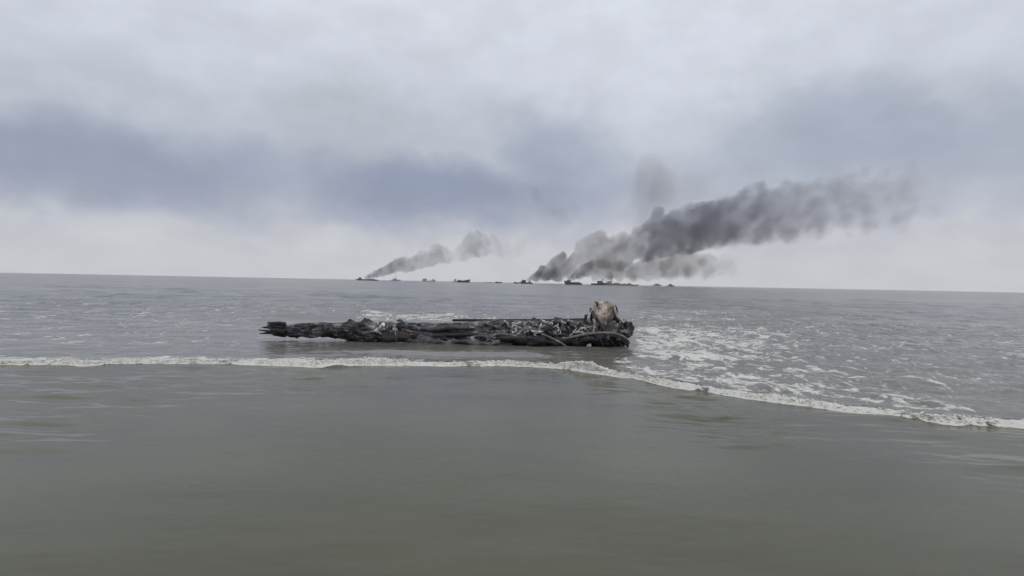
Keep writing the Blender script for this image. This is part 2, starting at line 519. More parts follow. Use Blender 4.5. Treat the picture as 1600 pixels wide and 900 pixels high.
# ------------------------------------------------------------------ tubes
def catmull(P, n):
    P = np.asarray(P, float)
    Q = np.vstack([2 * P[0] - P[1], P, 2 * P[-1] - P[-2]])
    o = []
    for i in range(len(P) - 1):
        p0, p1, p2, p3 = Q[i:i + 4]
        for t in np.linspace(0, 1, n, endpoint=False):
            o.append(0.5 * ((2 * p1) + (-p0 + p2) * t + (2 * p0 - 5 * p1 + 4 * p2 - p3) * t * t + (-p0 + 3 * p1 - 3 * p2 + p3) * t ** 3))
    o.append(P[-1])
    return np.array(o)


def tube_geo(pts, radii, seg=10, per=8, rough=0.18, seed=0, flat=1.0):
    C4 = catmull(np.column_stack([np.asarray(pts, float), radii]), per)
    C3, rr = C4[:, :3], np.maximum(C4[:, 3], 0.002)
    T = np.gradient(C3, axis=0); T /= np.linalg.norm(T, axis=1)[:, None] + 1e-9
    up = np.array([0.13, 0.31, 0.94]); up /= np.linalg.norm(up)
    V = []
    a = np.linspace(0, 2 * np.pi, seg, endpoint=False)
    u = None
    for i in range(len(C3)):
        ref = up if u is None else u
        if abs(ref @ T[i]) > 0.97: ref = np.array([0.9, -0.3, 0.2])
        u = ref - (ref @ T[i]) * T[i]; u /= np.linalg.norm(u)
        v = np.cross(T[i], u)
        V.append(C3[i] + rr[i] * (np.cos(a)[:, None] * u + flat * np.sin(a)[:, None] * v))
    V = np.array(V).reshape(-1, 3)
    cen = np.repeat(C3, seg, 0); rad = np.repeat(rr, seg)
    # fluted along the grain, with a few knots
    arc = np.concatenate([[0], np.cumsum(np.linalg.norm(np.diff(C3, axis=0), axis=1))])
    s_ = np.repeat(arc, seg); a_ = np.tile(a, len(C3))
    k = 0.30 / max(0.015, float(np.mean(rr)))
    nz = 1.5 * (0.5 - 1.6 * np.abs(fbm(s_ * k * 0.8, np.cos(a_) * 1.7, np.sin(a_) * 1.7, 3, seed))) + 0.9 * fbm(s_ * k * 2.2, np.cos(a_) * 0.8, np.sin(a_) * 0.8, 2, seed + 9)
    V = cen + (V - cen) * np.clip(1 + rough * 1.5 * nz, 0.25, 2.0)[:, None]
    n = len(C3)
    Fs = []
    for i in range(n - 1):
        for j in range(seg):
            j2 = (j + 1) % seg
            Fs.append((i * seg + j, i * seg + j2, (i + 1) * seg + j2, (i + 1) * seg + j))
    c0, c1 = len(V), len(V) + 1
    V = np.vstack([V, C3[0] - T[0] * rr[0] * 0.3, C3[-1] + T[-1] * rr[-1] * 0.5])
    for j in range(seg):
        j2 = (j + 1) % seg
        Fs.append((c0, j2, j)); Fs.append((c1, (n - 1) * seg + j, (n - 1) * seg + j2))
    return V, Fs


def tube(name, pts, radii, mat, parent=None, **kw):
    V, Fs = tube_geo(pts, radii, **kw)
    return mesh_obj(name, V, Fs, mat, parent)


# ------------------------------------------------------------------ the log
LY = 15.0
log = empty('driftwood_log', at(740, 541, LY))
tag(log, 'huge blackened driftwood log with torn up root end lying in the shallows', 'log')


def L(px, py, dy=0.0):
    return at(px, py, LY + dy)


tube_later = []
top_px = [440, 460, 480, 505, 535, 547, 556, 563, 570, 577, 586, 600, 618, 626, 633, 650, 668, 685, 705, 735, 765, 779, 793, 815, 828, 834, 840, 858, 868, 877, 885, 905, 925, 945]
top_py = [510, 506, 505, 503, 503, 501, 503, 502, 499, 501, 503, 503, 503, 501.5, 503.5, 504, 504, 505, 503, 502, 501, 498.5, 500, 500.5, 500, 497.5, 500, 501, 498.5, 498, 500.5, 501, 502, 505]
bot_px = [440, 460, 500, 520, 547, 560, 568, 590, 620, 640, 700, 740, 762, 800, 822, 860, 898, 920, 945]
bot_py = [522, 525, 527, 528, 529, 535, 541, 540, 539, 542, 543, 543, 545, 543, 541, 542, 543, 538, 527]
n_l, m_l = 900, 120
pxs = np.linspace(440, 945, n_l)
tpy = np.interp(pxs, top_px, top_py); bpy_ = np.interp(pxs, bot_px, bot_py)
top = np.array([L(p, q) for p, q in zip(pxs, tpy)]); bot = np.array([L(p, q) for p, q in zip(pxs, bpy_)])
cen = (top + bot) / 2
rz = (top[:, 2] - bot[:, 2]) / 2 - 0.015
a = np.linspace(0, 2 * np.pi, m_l, endpoint=False)
Xl = np.repeat(cen[:, 0], m_l); Al = np.tile(a, n_l)
ca, sa = np.cos(Al), np.sin(Al)
rzz = np.repeat(rz, m_l)
ridge = 1 - np.abs(fbm(Xl * 0.8, ca * 3.4, sa * 3.4, 4, 51)) * 2
lump = fbm(Xl * 1.6, ca * 1.3, sa * 1.3, 4, 55)
fine = fbm(Xl * 6.0, ca * 9, sa * 9, 3, 58)
pit = np.clip(vnoise(Xl * 2.6, ca * 2.5, sa * 2.5, 61) - 0.35, 0, 1)
side = 1 - 0.80 * np.clip(sa, 0, 1) ** 4          # keep the traced top edge crisp
crack = np.abs(fbm(Xl * 1.1 + 5, ca * 4.5, sa * 4.5, 3, 63))
plate = np.round((fbm(Xl * 2.2, ca * 2.6, sa * 2.6, 3, 64)) * 5) / 5
d = side * (0.060 * (ridge - 0.5) + 0.085 * lump - 0.16 * pit + 0.10 * plate - 0.09 * sstep(0.07, 0.0, crack)) + 0.030 * fine
d = d + 0.022 * fbm(Xl * 14.0, ca * 5, sa * 5, 2, 66) * (0.4 + 0.6 * side)
edge = sstep(0.0, 0.05, np.repeat(np.linspace(0, 1, n_l), m_l))
rf = (rzz + d * (0.4 + 0.6 * edge))
Vl = np.stack([Xl, LY + ca * rf * 1.05, np.repeat(cen[:, 2], m_l) + sa * rf], 1)
Fl = []
for i in range(n_l - 1):
    for j in range(m_l):
        j2 = (j + 1) % m_l
        Fl.append((i * m_l + j, i * m_l + j2, (i + 1) * m_l + j2, (i + 1) * m_l + j))
k0 = len(Vl)
Vl = np.vstack([Vl, cen[0] + np.array([-0.15, 0, 0.0]), cen[-1]])
for j in range(m_l):
    j2 = (j + 1) % m_l
    Fl.append((k0, j2, j)); Fl.append((k0 + 1, (n_l - 1) * m_l + j, (n_l - 1) * m_l + j2))
mesh_obj('trunk', Vl, [f[::-1] for f in Fl], W_trunk, log)

FR = -0.33      # front face of the trunk
for i in range(14):
    z0 = random.uniform(506, 524); ln = random.uniform(8, 34)
    tube_later.append(([(446, z0), (440 - ln * .4, z0 + random.uniform(-2, 1)), (438 - ln, z0 + random.uniform(-4, 2))], random.uniform(.04, .09), random.uniform(-.2, .2)))


for i, (pp, r0, dy) in enumerate(tube_later):
    tube('splinter', [L(p[0], p[1], dy) for p in pp], [r0, r0 * .7, .008], W_dark, log, seg=8, rough=0.3, seed=800 + i)


def lumpball(name, c, rad, mat, parent, seed, amp=0.35, freq=1.6, sub=4, ridged=False):
    bm = bmesh.new(); bmesh.ops.create_icosphere(bm, subdivisions=sub, radius=1.0)
    V = np.array([v.co[:] for v in bm.verts]); Fs = [[v.index for v in f.verts] for f in bm.faces]; bm.free()
    nz = fbm(V[:, 0] * freq, V[:, 1] * freq, V[:, 2] * freq, 5, seed, 0.6)
    if ridged: nz = 0.6 - 1.9 * np.abs(nz)
    V = V * (1 + amp * nz)[:, None] * np.asarray(rad)[None] + np.asarray(c)[None]
    return mesh_obj(name, V, Fs, mat, parent)


# dark weedy burl at the left, stub spikes on top
lumpball('burl', L(580, 526, -0.12), (0.25, 0.22, 0.17), W_moss, log, 71, 0.42, 1.7, 5, True)
lumpball('burl', L(563, 513, -0.02), (0.24, 0.26, 0.14), W_moss, log, 72, 0.42, 1.6, 5, True)
lumpball('burl', L(627, 510, -0.10), (0.13, 0.22, 0.13), W_dark, log, 73, 0.45, 1.9)
lumpball('burl', L(781, 510, -0.12), (0.17, 0.22, 0.17), W_trunk, log, 74, 0.5, 2.0)
lumpball('burl', L(873, 507, -0.08), (0.20, 0.22, 0.14), W_dark, log, 75, 0.6, 2.4)
tube('branch_stub', [L(566, 510), L(569, 503), L(570.5, 496.5)], [0.12, 0.07, 0.018], W_dark, log, seed=1)
tube('branch_stub', [L(579, 508), L(576, 503), L(573, 498.5)], [0.11, 0.08, 0.02], W_dark, log, seed=2)
tube('branch_stub', [L(552, 510, 0.05), L(548, 504, 0.05), L(546, 499, 0.05)], [0.12, 0.09, 0.03], W_dark, log, seed=3)
tube('branch_stub', [L(622, 509), L(626, 503.5), L(629, 501.5)], [0.10, 0.08, 0.03], W_dark, log, seed=4)
tube('branch_stub', [L(832, 506), L(834, 500), L(835, 496.8)], [0.09, 0.07, 0.035], W_dark, log, seed=5)
# smooth brown limb and lower limbs along the front of the trunk
tube('limb', [L(596, 529, -0.20), L(607, 527.5, -0.28), L(622, 526.5, -0.30), L(634, 527, -0.27), L(642, 528, -0.2)], [0.15, 0.175, 0.15, 0.165, 0.12], W_brown, log, seg=20, rough=0.2, seed=6, flat=0.8)
tube('limb', [L(636, 531, -0.22), L(665, 534, -0.30), L(700, 535, -0.32), L(735, 537, -0.33), L(765, 539, -0.30), L(800, 538, -0.25)], [0.10, 0.13, 0.09, 0.12, 0.10, 0.06], W_trunk, log, seg=18, rough=0.42, seed=7)
tube('limb', [L(800, 531, -0.24), L(830, 532, -0.33), L(860, 533, -0.36), L(890, 534, -0.33), L(915, 536, -0.2)], [0.07, 0.12, 0.09, 0.11, 0.07], W_dark, log, seg=16, rough=0.45, seed=8)
tube('bark_strip', [L(652, 524.5, -0.31), L(676, 524, -0.34), L(705, 523, -0.345), L(735, 522.5, -0.33), L(765, 523, -0.31)], [0.02, 0.04, 0.045, 0.04, 0.02], W_dark, log, seed=9)
tube('bark_strip', [L(640, 513, -0.28), L(672, 514, -0.32), L(710, 512, -0.31), L(742, 512, -0.29)], [0.02, 0.05, 0.05, 0.02], W_trunk, log, seed=10)
tube('bark_strip', [L(770, 527, -0.33), L(790, 528, -0.37), L(815, 527, -0.35), L(838, 528, -0.33)], [0.02, 0.06, 0.05, 0.02], W_brown, log, seed=11)

# bleached roots and splinters clinging to the front, as traced
pale = [
    ([(597, 512), (600, 507), (603, 508), (601, 513)], [.02, .04, .04, .02]),
    ([(606, 505), (609, 508), (608, 513), (612, 516)], [.02, .045, .04, .015]),
    ([(613, 504), (612, 510), (614, 516)], [.03, .05, .02]),
    ([(618, 505), (619, 512), (620, 522), (623, 533), (625, 538)], [.012, .022, .018, .016, .01]),
    ([(586, 516), (589, 517), (591, 520), (596, 521)], [.015, .035, .02, .018]),
    ([(700, 537), (708, 536), (716, 538), (722, 538), (728, 535), (735, 531), (741, 527), (750, 525)], [.01, .018, .02, .02, .024, .02, .022, .012]),
    ([(734, 526), (737, 527), (740, 525)], [.02, .045, .02]),
    ([(748, 523), (750, 528), (748, 534), (752, 540)], [.022, .03, .02, .012]),
    ([(761, 525), (763.5, 529), (761, 534), (756, 537), (754, 541)], [.03, .055, .05, .03, .015]),
    ([(764, 530), (770, 530), (776, 531), (784, 529), (794, 528)], [.03, .025, .02, .015, .01]),
    ([(789, 502), (793, 506), (797, 514), (800, 509), (805, 508), (812, 511), (816, 514)], [.03, .03, .018, .03, .04, .03, .015]),
    ([(799, 507), (803, 504), (807, 507), (813, 504)], [.02, .035, .03, .03]),
    ([(803, 512), (806, 516), (801, 519), (797, 517)], [.03, .03, .022, .015]),
    ([(820, 508), (823, 513), (827, 511), (829, 515), (832, 519), (838, 520), (842, 519), (848, 519)], [.015, .025, .02, .025, .035, .04, .035, .02]),
    ([(805, 528), (812, 526), (818, 529), (821, 533), (829, 533), (838, 530), (840, 525)], [.012, .022, .022, .02, .02, .02, .02]),
    ([(834, 516), (838, 519), (836, 524), (839, 527)], [.02, .03, .03, .03]),
    ([(866, 505), (872, 502), (877, 505), (879, 511), (881, 516), (878, 521)], [.015, .03, .03, .028, .025, .012]),
    ([(862, 511), (867, 509), (872, 512), (870, 517), (864, 518)], [.02, .03, .03, .025, .012]),
    ([(857, 517), (860, 521), (866, 522), (870, 527), (873, 529)], [.03, .045, .04, .035, .02]),
    ([(885, 510), (889, 514), (893, 518)], [.012, .018, .01]),
    ([(892, 526), (894, 521), (900, 518), (908, 514), (914, 513), (917, 517), (920, 521)], [.02, .026, .028, .04, .045, .035, .02]),
    ([(897, 525), (903, 520), (912, 519), (917, 523)], [.012, .02, .025, .015]),
    ([(877, 500.5), (881, 504), (885, 505)], [.015, .03, .015]),
    ([(845, 500), (852, 503), (858, 504)], [.015, .025, .015]),
]
for i, (pp, rr) in enumerate(pale):
    k = len(pp)
    pts = [L(p[0], p[1], FR + 0.02 - 0.09 * math.sin(math.pi * (j + 0.5) / k) + 0.06 * abs(p[1] - 521) / 18 * 1.6) for j, p in enumerate(pp)]
    if 596 < pp[0][0] < 640: pts = [p + Vector((0, -.17, 0)) for p in pts]
    pts = [p + Vector((random.uniform(-.025, .025), 0, random.uniform(-.02, .02))) for p in pts]
    tube('bleached_root', pts, [r * random.uniform(.6, 1.1) for r in rr], random.choice([W_pale, W_pale, W_root]), log, seg=7, per=7, rough=0.55, seed=100 + i, flat=0.6)

# jagged chips and flakes of bleached wood caught in the cracks
for i in range(60):
    if i < 12: x0, y0 = random.uniform(588, 622), random.uniform(503, 519)
    elif i < 20: x0, y0 = random.uniform(732, 768), random.uniform(523, 540)
    elif i < 40: x0, y0 = random.gauss(812, 16), random.uniform(502, 522)
    else: x0, y0 = random.uniform(840, 925), random.uniform(501, 530)
    c = L(x0, y0, FR - 0.02 + 0.10 * abs(y0 - 521) / 18 * 1.6)
    th = random.uniform(-0.5, 0.5) + (math.pi / 2 if random.random() < 0.35 else 0)
    ln = random.uniform(.03, .13)
    dv = Vector((math.cos(th) * ln, random.uniform(-.04, .02), math.sin(th) * ln * 0.7))
    r0 = random.uniform(.012, .034)
    tube('bleached_splinter', [c - dv, c + Vector((0, -.02, random.uniform(-.015, .015))), c + dv], [r0 * .5, r0, .004], random.choice([W_pale, W_root, W_pale]), log, seg=7, per=4, rough=0.6, seed=700 + i, flat=0.45)
# thin bleached rootlets snarled over the right half
for i in range(34):
    x0 = random.choice([random.gauss(808, 14), random.uniform(785, 925), random.gauss(872, 12), random.gauss(905, 9)])
    y0 = random.uniform(503, 532)
    th = random.uniform(0, 6.28); pts = []
    px_, py_ = x0, y0
    for j in range(5):
        pts.append(L(px_, min(539, max(500.5, py_)), FR - random.uniform(0.0, 0.08) + 0.10 * abs(py_ - 521) / 18 * 1.3))
        th += random.uniform(-1.1, 1.1)
        px_ += 5.0 * math.cos(th); py_ += 3.6 * math.sin(th)
    r0 = random.uniform(.007, .016)
    tube('bleached_root', pts, [r0 * .7, r0, r0, r0 * .8, .004], random.choice([W_pale, W_pale, W_root]), log, seg=6, per=4, rough=0.4, seed=900 + i)
# finer tangle on the right half
for i in range(26):
    x0 = random.uniform(785, 925); y0 = random.uniform(504, 534)
    pts = []
    dx, dyp = random.uniform(-6, 6), random.uniform(-4, 4)
    for j in range(4):
        pts.append(L(x0 + dx * j + random.uniform(-2, 2), min(538, max(501, y0 + dyp * j + random.uniform(-2, 2))), FR + 0.05 - random.uniform(0.0, 0.14) + 0.10 * abs(y0 + dyp * j - 521) / 18))
    tube('root', pts, [0.022, 0.030, 0.022, 0.010], random.choice([W_root, W_root, W_dark, W_brown]), log, seg=7, per=5, rough=0.3, seed=200 + i)
for i in range(18):
    x0 = random.uniform(555, 785); y0 = random.uniform(506, 534)
    pts = []
    dx, dyp = random.uniform(-7, 7), random.uniform(-1.6, 1.6)
    for j in range(4):
        pts.append(L(x0 + dx * j, min(538, max(503, y0 + dyp * j + random.uniform(-1, 1))), FR + 0.04 - random.uniform(0.0, 0.06) + 0.10 * abs(y0 + dyp * j - 521) / 18))
    tube('splinter', pts, [0.014, 0.024, 0.018, 0.006], random.choice([W_root, W_trunk, W_dark]), log, seg=7, per=5, rough=0.3, seed=300 + i)

# root plate at the right end
lumpball('root_plate', L(941, 522, 0.06), (0.36, 0.32, 0.19), W_root, log, 81, 0.6, 1.9, 5, True)
lumpball('root_plate', L(964, 517, 0.02), (0.18, 0.25, 0.10), W_dark, log, 82, 0.7, 2.4, 5, True)
lumpball('root_plate', L(918, 521, 0.02), (0.19, 0.29, 0.20), W_dark, log, 83, 0.6, 2.2, 5, True)
# broken face of raw wood standing up out of it
fpx = [(930, 475), (933, 470.5), (936.5, 472.5), (940, 471), (944, 470), (947, 471.5), (950, 470.5), (954, 473), (958, 474.5), (961, 477), (962, 481), (959.5, 485), (958.5, 490), (955, 494), (953.5, 499), (950.5, 503), (948.5, 510), (944, 514), (939, 509), (936, 503), (934, 500), (931, 494), (928.5, 489), (927.5, 485), (929.5, 480)]
cpt = np.array(L(944, 489, -0.06))
ring = np.array([L(p, q, -0.06) for p, q in fpx])
Vt, Ft = [], []
nrg, K = len(ring), 9
for layer, (dy, infl) in enumerate(((0.0, 0), (0.10, 1), (0.24, 1))):
    for k in range(1, K + 1):
        t = k / K
        for q in range(nrg):
            p = cpt + (ring[q] - cpt) * t
            p = p.copy()
            if layer == 0:
                p[1] += 0.07 * fbm(p[0] * 7, p[2] * 7, 1.0, 4, 91) + 0.18 * (p[2] - 0.6)
            else:
                p[1] += 0.22 + 0.05 * (1 - t) + 0.18 * (p[2] - 0.6)
            Vt.append(p)
    if layer == 1: break
nl = K * nrg
for lay in (0, 1):
    o0 = lay * nl
    for k in range(K - 1):
        for q in range(nrg):
            q2 = (q + 1) % nrg
            f = (o0 + k * nrg + q, o0 + k * nrg + q2, o0 + (k + 1) * nrg + q2, o0 + (k + 1) * nrg + q)
            Ft.append(f if lay else f[::-1])
    Vt.append(cpt + np.array([0, 0.0 if lay == 0 else 0.27, 0]))
for lay in (0, 1):
    for q in range(nrg):
        q2 = (q + 1) % nrg
        f = (2 * nl + lay, lay * nl + q2, lay * nl + q)
        Ft.append(f[::-1] if lay else f)
for q in range(nrg):
    q2 = (q + 1) % nrg
    a0 = (K - 1) * nrg
    Ft.append((a0 + q, a0 + q2, nl + a0 + q2, nl + a0 + q))
o = mesh_obj('broken_face', Vt, Ft, W_tan, log, smooth=False)
o['label'] = 'pinkish tan face of raw broken wood'

roots = [
    ([(925, 520), (926, 503), (924, 491), (923, 481)], [.12, .08, .05, .015], W_dark, -.10),
    ([(930, 515), (929, 500), (927, 490), (927, 486)], [.07, .05, .03, .01], W_root, -.18),
    ([(932, 480), (932, 476), (931, 471.5)], [.03, .04, .015], W_dark, .05),
    ([(920, 522), (919, 508), (917, 497), (916, 492)], [.11, .08, .055, .03], W_dark, -.08),
    ([(913, 520), (910, 510), (913, 503)], [.08, .06, .03], W_dark, -.12),
    ([(921, 505), (919.5, 497), (922, 489), (925, 484)], [.03, .028, .02, .01], W_pale, -.17),
    ([(932, 530), (933, 515), (934, 504), (932, 496)], [.07, .07, .05, .02], W_dark, -.22),
    ([(926, 522), (928, 512), (929, 504), (927, 499)], [.03, .03, .03, .012], W_pale, -.26),
    ([(947, 520), (951, 507), (955, 497), (958, 488), (960, 480)], [.06, .05, .045, .035, .012], W_root, -.16),
    ([(953, 522), (958, 508), (961, 496), (962, 484), (961, 477)], [.13, .10, .065, .045, .012], W_dark, -.02),
    ([(960, 490), (961, 482), (960.5, 476)], [.02, .016, .008], W_pale, -.06),
    ([(960, 488), (963, 496), (969, 503), (977, 509), (984, 515)], [.05, .06, .065, .05, .03], W_dark, .04),
    ([(962, 492), (966, 498), (972, 502), (976, 508)], [.02, .022, .02, .01], W_pale, -.02),
    ([(966, 505), (972, 503), (976, 498)], [.02, .018, .008], W_pale, .03),
    ([(970, 509), (977, 507), (979, 500)], [.02, .018, .007], W_pale, .06),
    ([(957, 525), (955, 512), (958, 506), (962, 505)], [.08, .085, .06, .03], W_root, -.30),
    ([(962, 524), (964, 514), (970, 511), (975, 515)], [.05, .05, .04, .03], W_dark, -.28),
    ([(965, 518), (972, 517), (979, 519), (984, 521)], [.05, .04, .04, .03], W_root, -.26),
    ([(972, 522), (978, 513), (979, 506), (980, 503.5)], [.08, .055, .045, .03], W_dark, -.05),
    ([(977, 522), (982, 514), (983.5, 507), (984, 505)], [.08, .055, .045, .03], W_dark, .02),
    ([(980, 523), (986, 517), (987, 511), (986, 507)], [.07, .05, .04, .02], W_dark, .08),
    ([(968, 521), (976, 523), (983, 522), (988, 518)], [.08, .07, .06, .03], W_dark, -.02),
    ([(945, 528), (944, 518), (941, 510), (943, 504)], [.07, .06, .05, .02], W_moss, -.28),
    ([(950, 530), (949, 519), (950, 512)], [.05, .05, .02], W_root, -.32),
    ([(938, 532), (937, 522), (939, 514)], [.06, .05, .02], W_moss, -.32),
    ([(958, 528), (970, 530), (978, 535), (982, 541)], [.07, .07, .05, .03], W_dark, -.22),
    ([(930, 533), (934, 528), (938, 533), (942, 541)], [.05, .05, .04, .02], W_dark, -.38),
    ([(963, 530), (973, 532), (980, 540)], [.03, .03, .015], W_root, -.34),
    ([(960.5, 478), (962, 488), (967, 497), (975, 504)], [.012, .02, .022, .012], W_pale, -.20),
    ([(967, 508), (970, 501), (969, 494)], [.02, .016, .006], W_pale, -.10),
    ([(972, 509), (974, 502), (973.5, 497)], [.018, .014, .006], W_pale, -.04),
    ([(976, 511), (978.5, 504), (977.5, 499)], [.018, .012, .005], W_pale, .0),
    ([(955, 519), (956, 512), (960, 508), (963, 512), (962, 520)], [.03, .045, .05, .045, .03], W_root, -.36),
    ([(952, 523), (962, 526), (972, 529), (981, 535)], [.05, .07, .06, .03], W_dark, -.30),
    ([(925, 534), (940, 537), (956, 538), (970, 541)], [.09, .10, .09, .04], W_dark, -.12),
    ([(962, 526), (966, 533), (972, 539), (976, 545)], [.05, .05, .04, .02], W_dark, -.24),
    ([(950, 526), (956, 532), (958, 540)], [.06, .05, .03], W_brown, -.2),
    ([(985, 524), (984.5, 515), (985.5, 508), (985, 503.5)], [.05, .045, .04, .03], W_dark, -.10),
    ([(981, 525), (980.5, 515), (981.5, 508), (981, 503)], [.045, .04, .035, .03], W_root, -.14),
    ([(905, 535), (915, 530), (926, 531), (936, 538)], [.06, .08, .07, .03], W_brown, -.30),
]
for i, (pp, rr, mt, dy) in enumerate(roots):
    k = len(pp)
    pts = [L(p[0], p[1], dy + random.uniform(-.03, .03)) for p in pp]
    tube('root', pts, rr, mt, log, seg=9, per=7, rough=0.42, seed=400 + i)

# loose wood lying with it
pole = tube('driftwood_pole', [L(707, 500.3, 0.12), L(735, 500.2, 0.14), L(770, 500.8, 0.16), L(805, 501.2, 0.18), L(850, 501.4, 0.2), L(915, 501, 0.22)], [.030, .034, .036, .045, .05, .06], W_dark, seg=12, rough=0.07, seed=500)
tag(pole, 'thin straight black pole lying along the top of the big log', 'pole')
bra = tube('driftwood_branch', [L(872, 530, -.42), L(888, 528, -.47), L(902, 525, -.50), L(918, 521.8, -.52), L(936, 520.3, -.52), L(953, 520.3, -.50), L(968, 523, -.48), L(979, 529, -.46), L(985, 537, -.44)], [.020, .026, .030, .030, .028, .028, .024, .020, .012], W_branch, seg=10, rough=0.12, seed=501)
tag(bra, 'long pale branch arching in front of the torn root end of the log', 'branch')
bra2 = tube('driftwood_branch', [L(846, 522, -.40), L(854, 525, -.46), L(866, 530.5, -.52), L(877, 536, -.58), L(888, 544, -.66)], [.022, .026, .024, .020, .014], W_branch, seg=9, rough=0.15, seed=502)
tag(bra2, 'short grey branch slanting down into the water from the tangled roots', 'branch')

# ------------------------------------------------------------------ boats on the horizon
def paint(name, c, rough=0.6, dirt=(0.05, 0.045, 0.04), amount=0.45):
    m, nt, out = newmat(name)
    N = NT(nt)
    tc = N.n('ShaderNodeTexCoord'); P = tc.outputs['Object']
    a = N.noise(N.scale3(P, (1, 1, 0.4)), 0.7, 5.0, 0.65)
    bs = N.n('ShaderNodeBsdfPrincipled')
    f = N.math('MULTIPLY', N.range(a.outputs[0], 0.45, 0.68), amount)
    nt.links.new(N.mix(f, c, dirt), bs.inputs['Base Color'])
    bs.inputs['Roughness'].default_value = rough
    nt.links.new(bs.outputs[0], out.inputs['Surface'])
    return m

P_black = paint('burnt_black_hull', (0.018, 0.018, 0.022), 0.7, (0.05, 0.04, 0.035))
P_dark = paint('dark_navy_hull', (0.035, 0.036, 0.045), 0.6)
P_grey = paint('weathered_grey_paint', (0.30, 0.31, 0.34), 0.6, (0.16, 0.15, 0.15))
P_pale = paint('pale_grey_paint', (0.62, 0.63, 0.67), 0.5, (0.36, 0.35, 0.35))
P_mauve = paint('faded_mauve_paint', (0.42, 0.37, 0.40), 0.6, (0.25, 0.2, 0.2))
P_brown = paint('rust_brown_paint', (0.12, 0.085, 0.075), 0.7, (0.06, 0.045, 0.04))
P_lbrown = paint('faded_brown_paint', (0.30, 0.25, 0.26), 0.7, (0.2, 0.17, 0.17))
P_glass = paint('wheelhouse_glass', (0.03, 0.035, 0.04), 0.15, (0.05, 0.05, 0.05))


def hull_geo(Ln, beam, hs, hb, rake=0.12, stern=0.85):
    """bow at +x, waterline at z=0, sheer from hs (stern) to hb (bow)"""
    ns, mp = 22, 9
    V, Fs = [], []
    for i in range(ns):
        t = i / (ns - 1)
        wfac = (stern + (1 - stern) * min(1, t * 3)) * (1 - max(0, (t - 0.55) / 0.45) ** 2.2)
        wfac = max(wfac, 0.03)
        zt = hs + (hb - hs) * max(0, (t - 0.25) / 0.75) ** 1.8 + 0.12 * hs * max(0, 0.25 - t)
        for j in range(mp):
            u = j / (mp - 1)
            side = (u - 0.5) * 2
            au = abs(side)
            z = -0.6 + (zt + 0.6) * au ** 1.5
            fl = (0.55 + 0.45 * au ** 0.6) if au > 0 else 0
            yb = math.copysign(beam / 2 * wfac * fl, side) if side else 0
            x = -Ln / 2 + t * Ln * (1 - rake) + rake * Ln * t ** 3 * (0.35 + 0.65 * max(0, (z + 0.6) / (hb + 0.6)))
            V.append((x, yb, z))
    for i in range(ns - 1):
        for j in range(mp - 1):
            Fs.append((i * mp + j, i * mp + j + 1, (i + 1) * mp + j + 1, (i + 1) * mp + j))
        Fs.append((i * mp + mp - 1, i * mp, (i + 1) * mp, (i + 1) * mp + mp - 1))   # deck
    Fs.append(tuple(range(mp)))
    Fs.append(tuple((ns - 1) * mp + j for j in range(mp))[::-1])
    return V, Fs


def box_geo(x0, x1, y0, y1, z0, z1, tx=0.0):
    V = [(x0, y0, z0), (x1, y0, z0), (x1, y1, z0), (x0, y1, z0), (x0 + tx, y0 + tx, z1), (x1 - tx, y0 + tx, z1), (x1 - tx, y1 - tx, z1), (x0 + tx, y1 - tx, z1)]
    Fs = [(3, 2, 1, 0), (4, 5, 6, 7), (0, 1, 5, 4), (1, 2, 6, 5), (2, 3, 7, 6), (3, 0, 4, 7)]
    return V, Fs


def part(name, geo, mat, parent, smooth=False):
    V, Fs = geo
    me = bpy.data.meshes.new(name)
    me.from_pydata([tuple(v) for v in V], [], [tuple(f) for f in Fs])
    me.update(); me.materials.append(mat)
    o = bpy.data.objects.new(name, me)
    COL.objects.link(o); o.parent = parent
    return o


def bar(name, p0, p1, r, mat, parent):
    V, Fs = tube_geo([p0, (np.array(p0) + np.array(p1)) / 2, p1], [r, r * 0.9, r * 0.7], seg=6, per=2, rough=0.0)
    return part(name, (V, Fs), mat, parent)


def house(b, Ln, fx0, fx1, z0, z1, beam, mat, win=True):
    x0, x1 = fx0 * Ln, fx1 * Ln
    hse = part('wheelhouse', box_geo(x0, x1, -beam * .33, beam * .33, z0, z1, 0.12), mat, b)
    part('roof', box_geo(x0 - .3, x1 + .3, -beam * .36, beam * .36, z1 + .003, z1 + .18), mat, hse)
    if win:
        for sy in (-1, 1):
            n = max(2, int((x1 - x0) / 1.3))
            for k in range(n):
                wx = x0 + (x1 - x0) * (k + 0.5) / n
                y = sy * (beam * .33 - 0.02)
                part('window', box_geo(wx - .35, wx + .35, y - .08, y + .08, z1 - 1.1, z1 - .4), P_glass, hse)
    return hse


def boat(name, label, cat, px0, px1, D, hs, hb, mat, bow=1, yaw=0.0, group=None):
    c = at((px0 + px1) / 2, 441, D)
    Ln = abs(px1 - px0) / FPX * D / max(0.5, math.cos(yaw))
    beam = max(2.0, Ln * 0.24)
    b = empty(name, (c.x, D, 0.0))
    b.rotation_euler = (0, 0, yaw + (0 if bow > 0 else math.pi))
    tag(b, label, cat, group)
    part('hull', hull_geo(Ln, beam, hs, hb), mat, b)
    return b, Ln, beam


G = 'vessels strung along the horizon'
D1 = 1050.0
# far left: burning boat under the thin plume
b, Ln, bm_ = boat('burning_boat', 'low dark boat with small wheelhouse at the foot of the thin plume', 'boat', 556, 590, D1, 1.6, 2.6, P_dark, -1, 0.1, G)
house(b, Ln, 0.24, 0.36, 1.6, 4.6, bm_, P_dark)
bar('mast', (0.30 * Ln, 0, 4.6), (0.30 * Ln, 0, 6.6), 0.22, P_dark, b)
part('deckhouse', box_geo(-0.38 * Ln, 0.0 * Ln, -bm_ * .3, bm_ * .3, 1.5, 3.0, .2), P_grey, b)
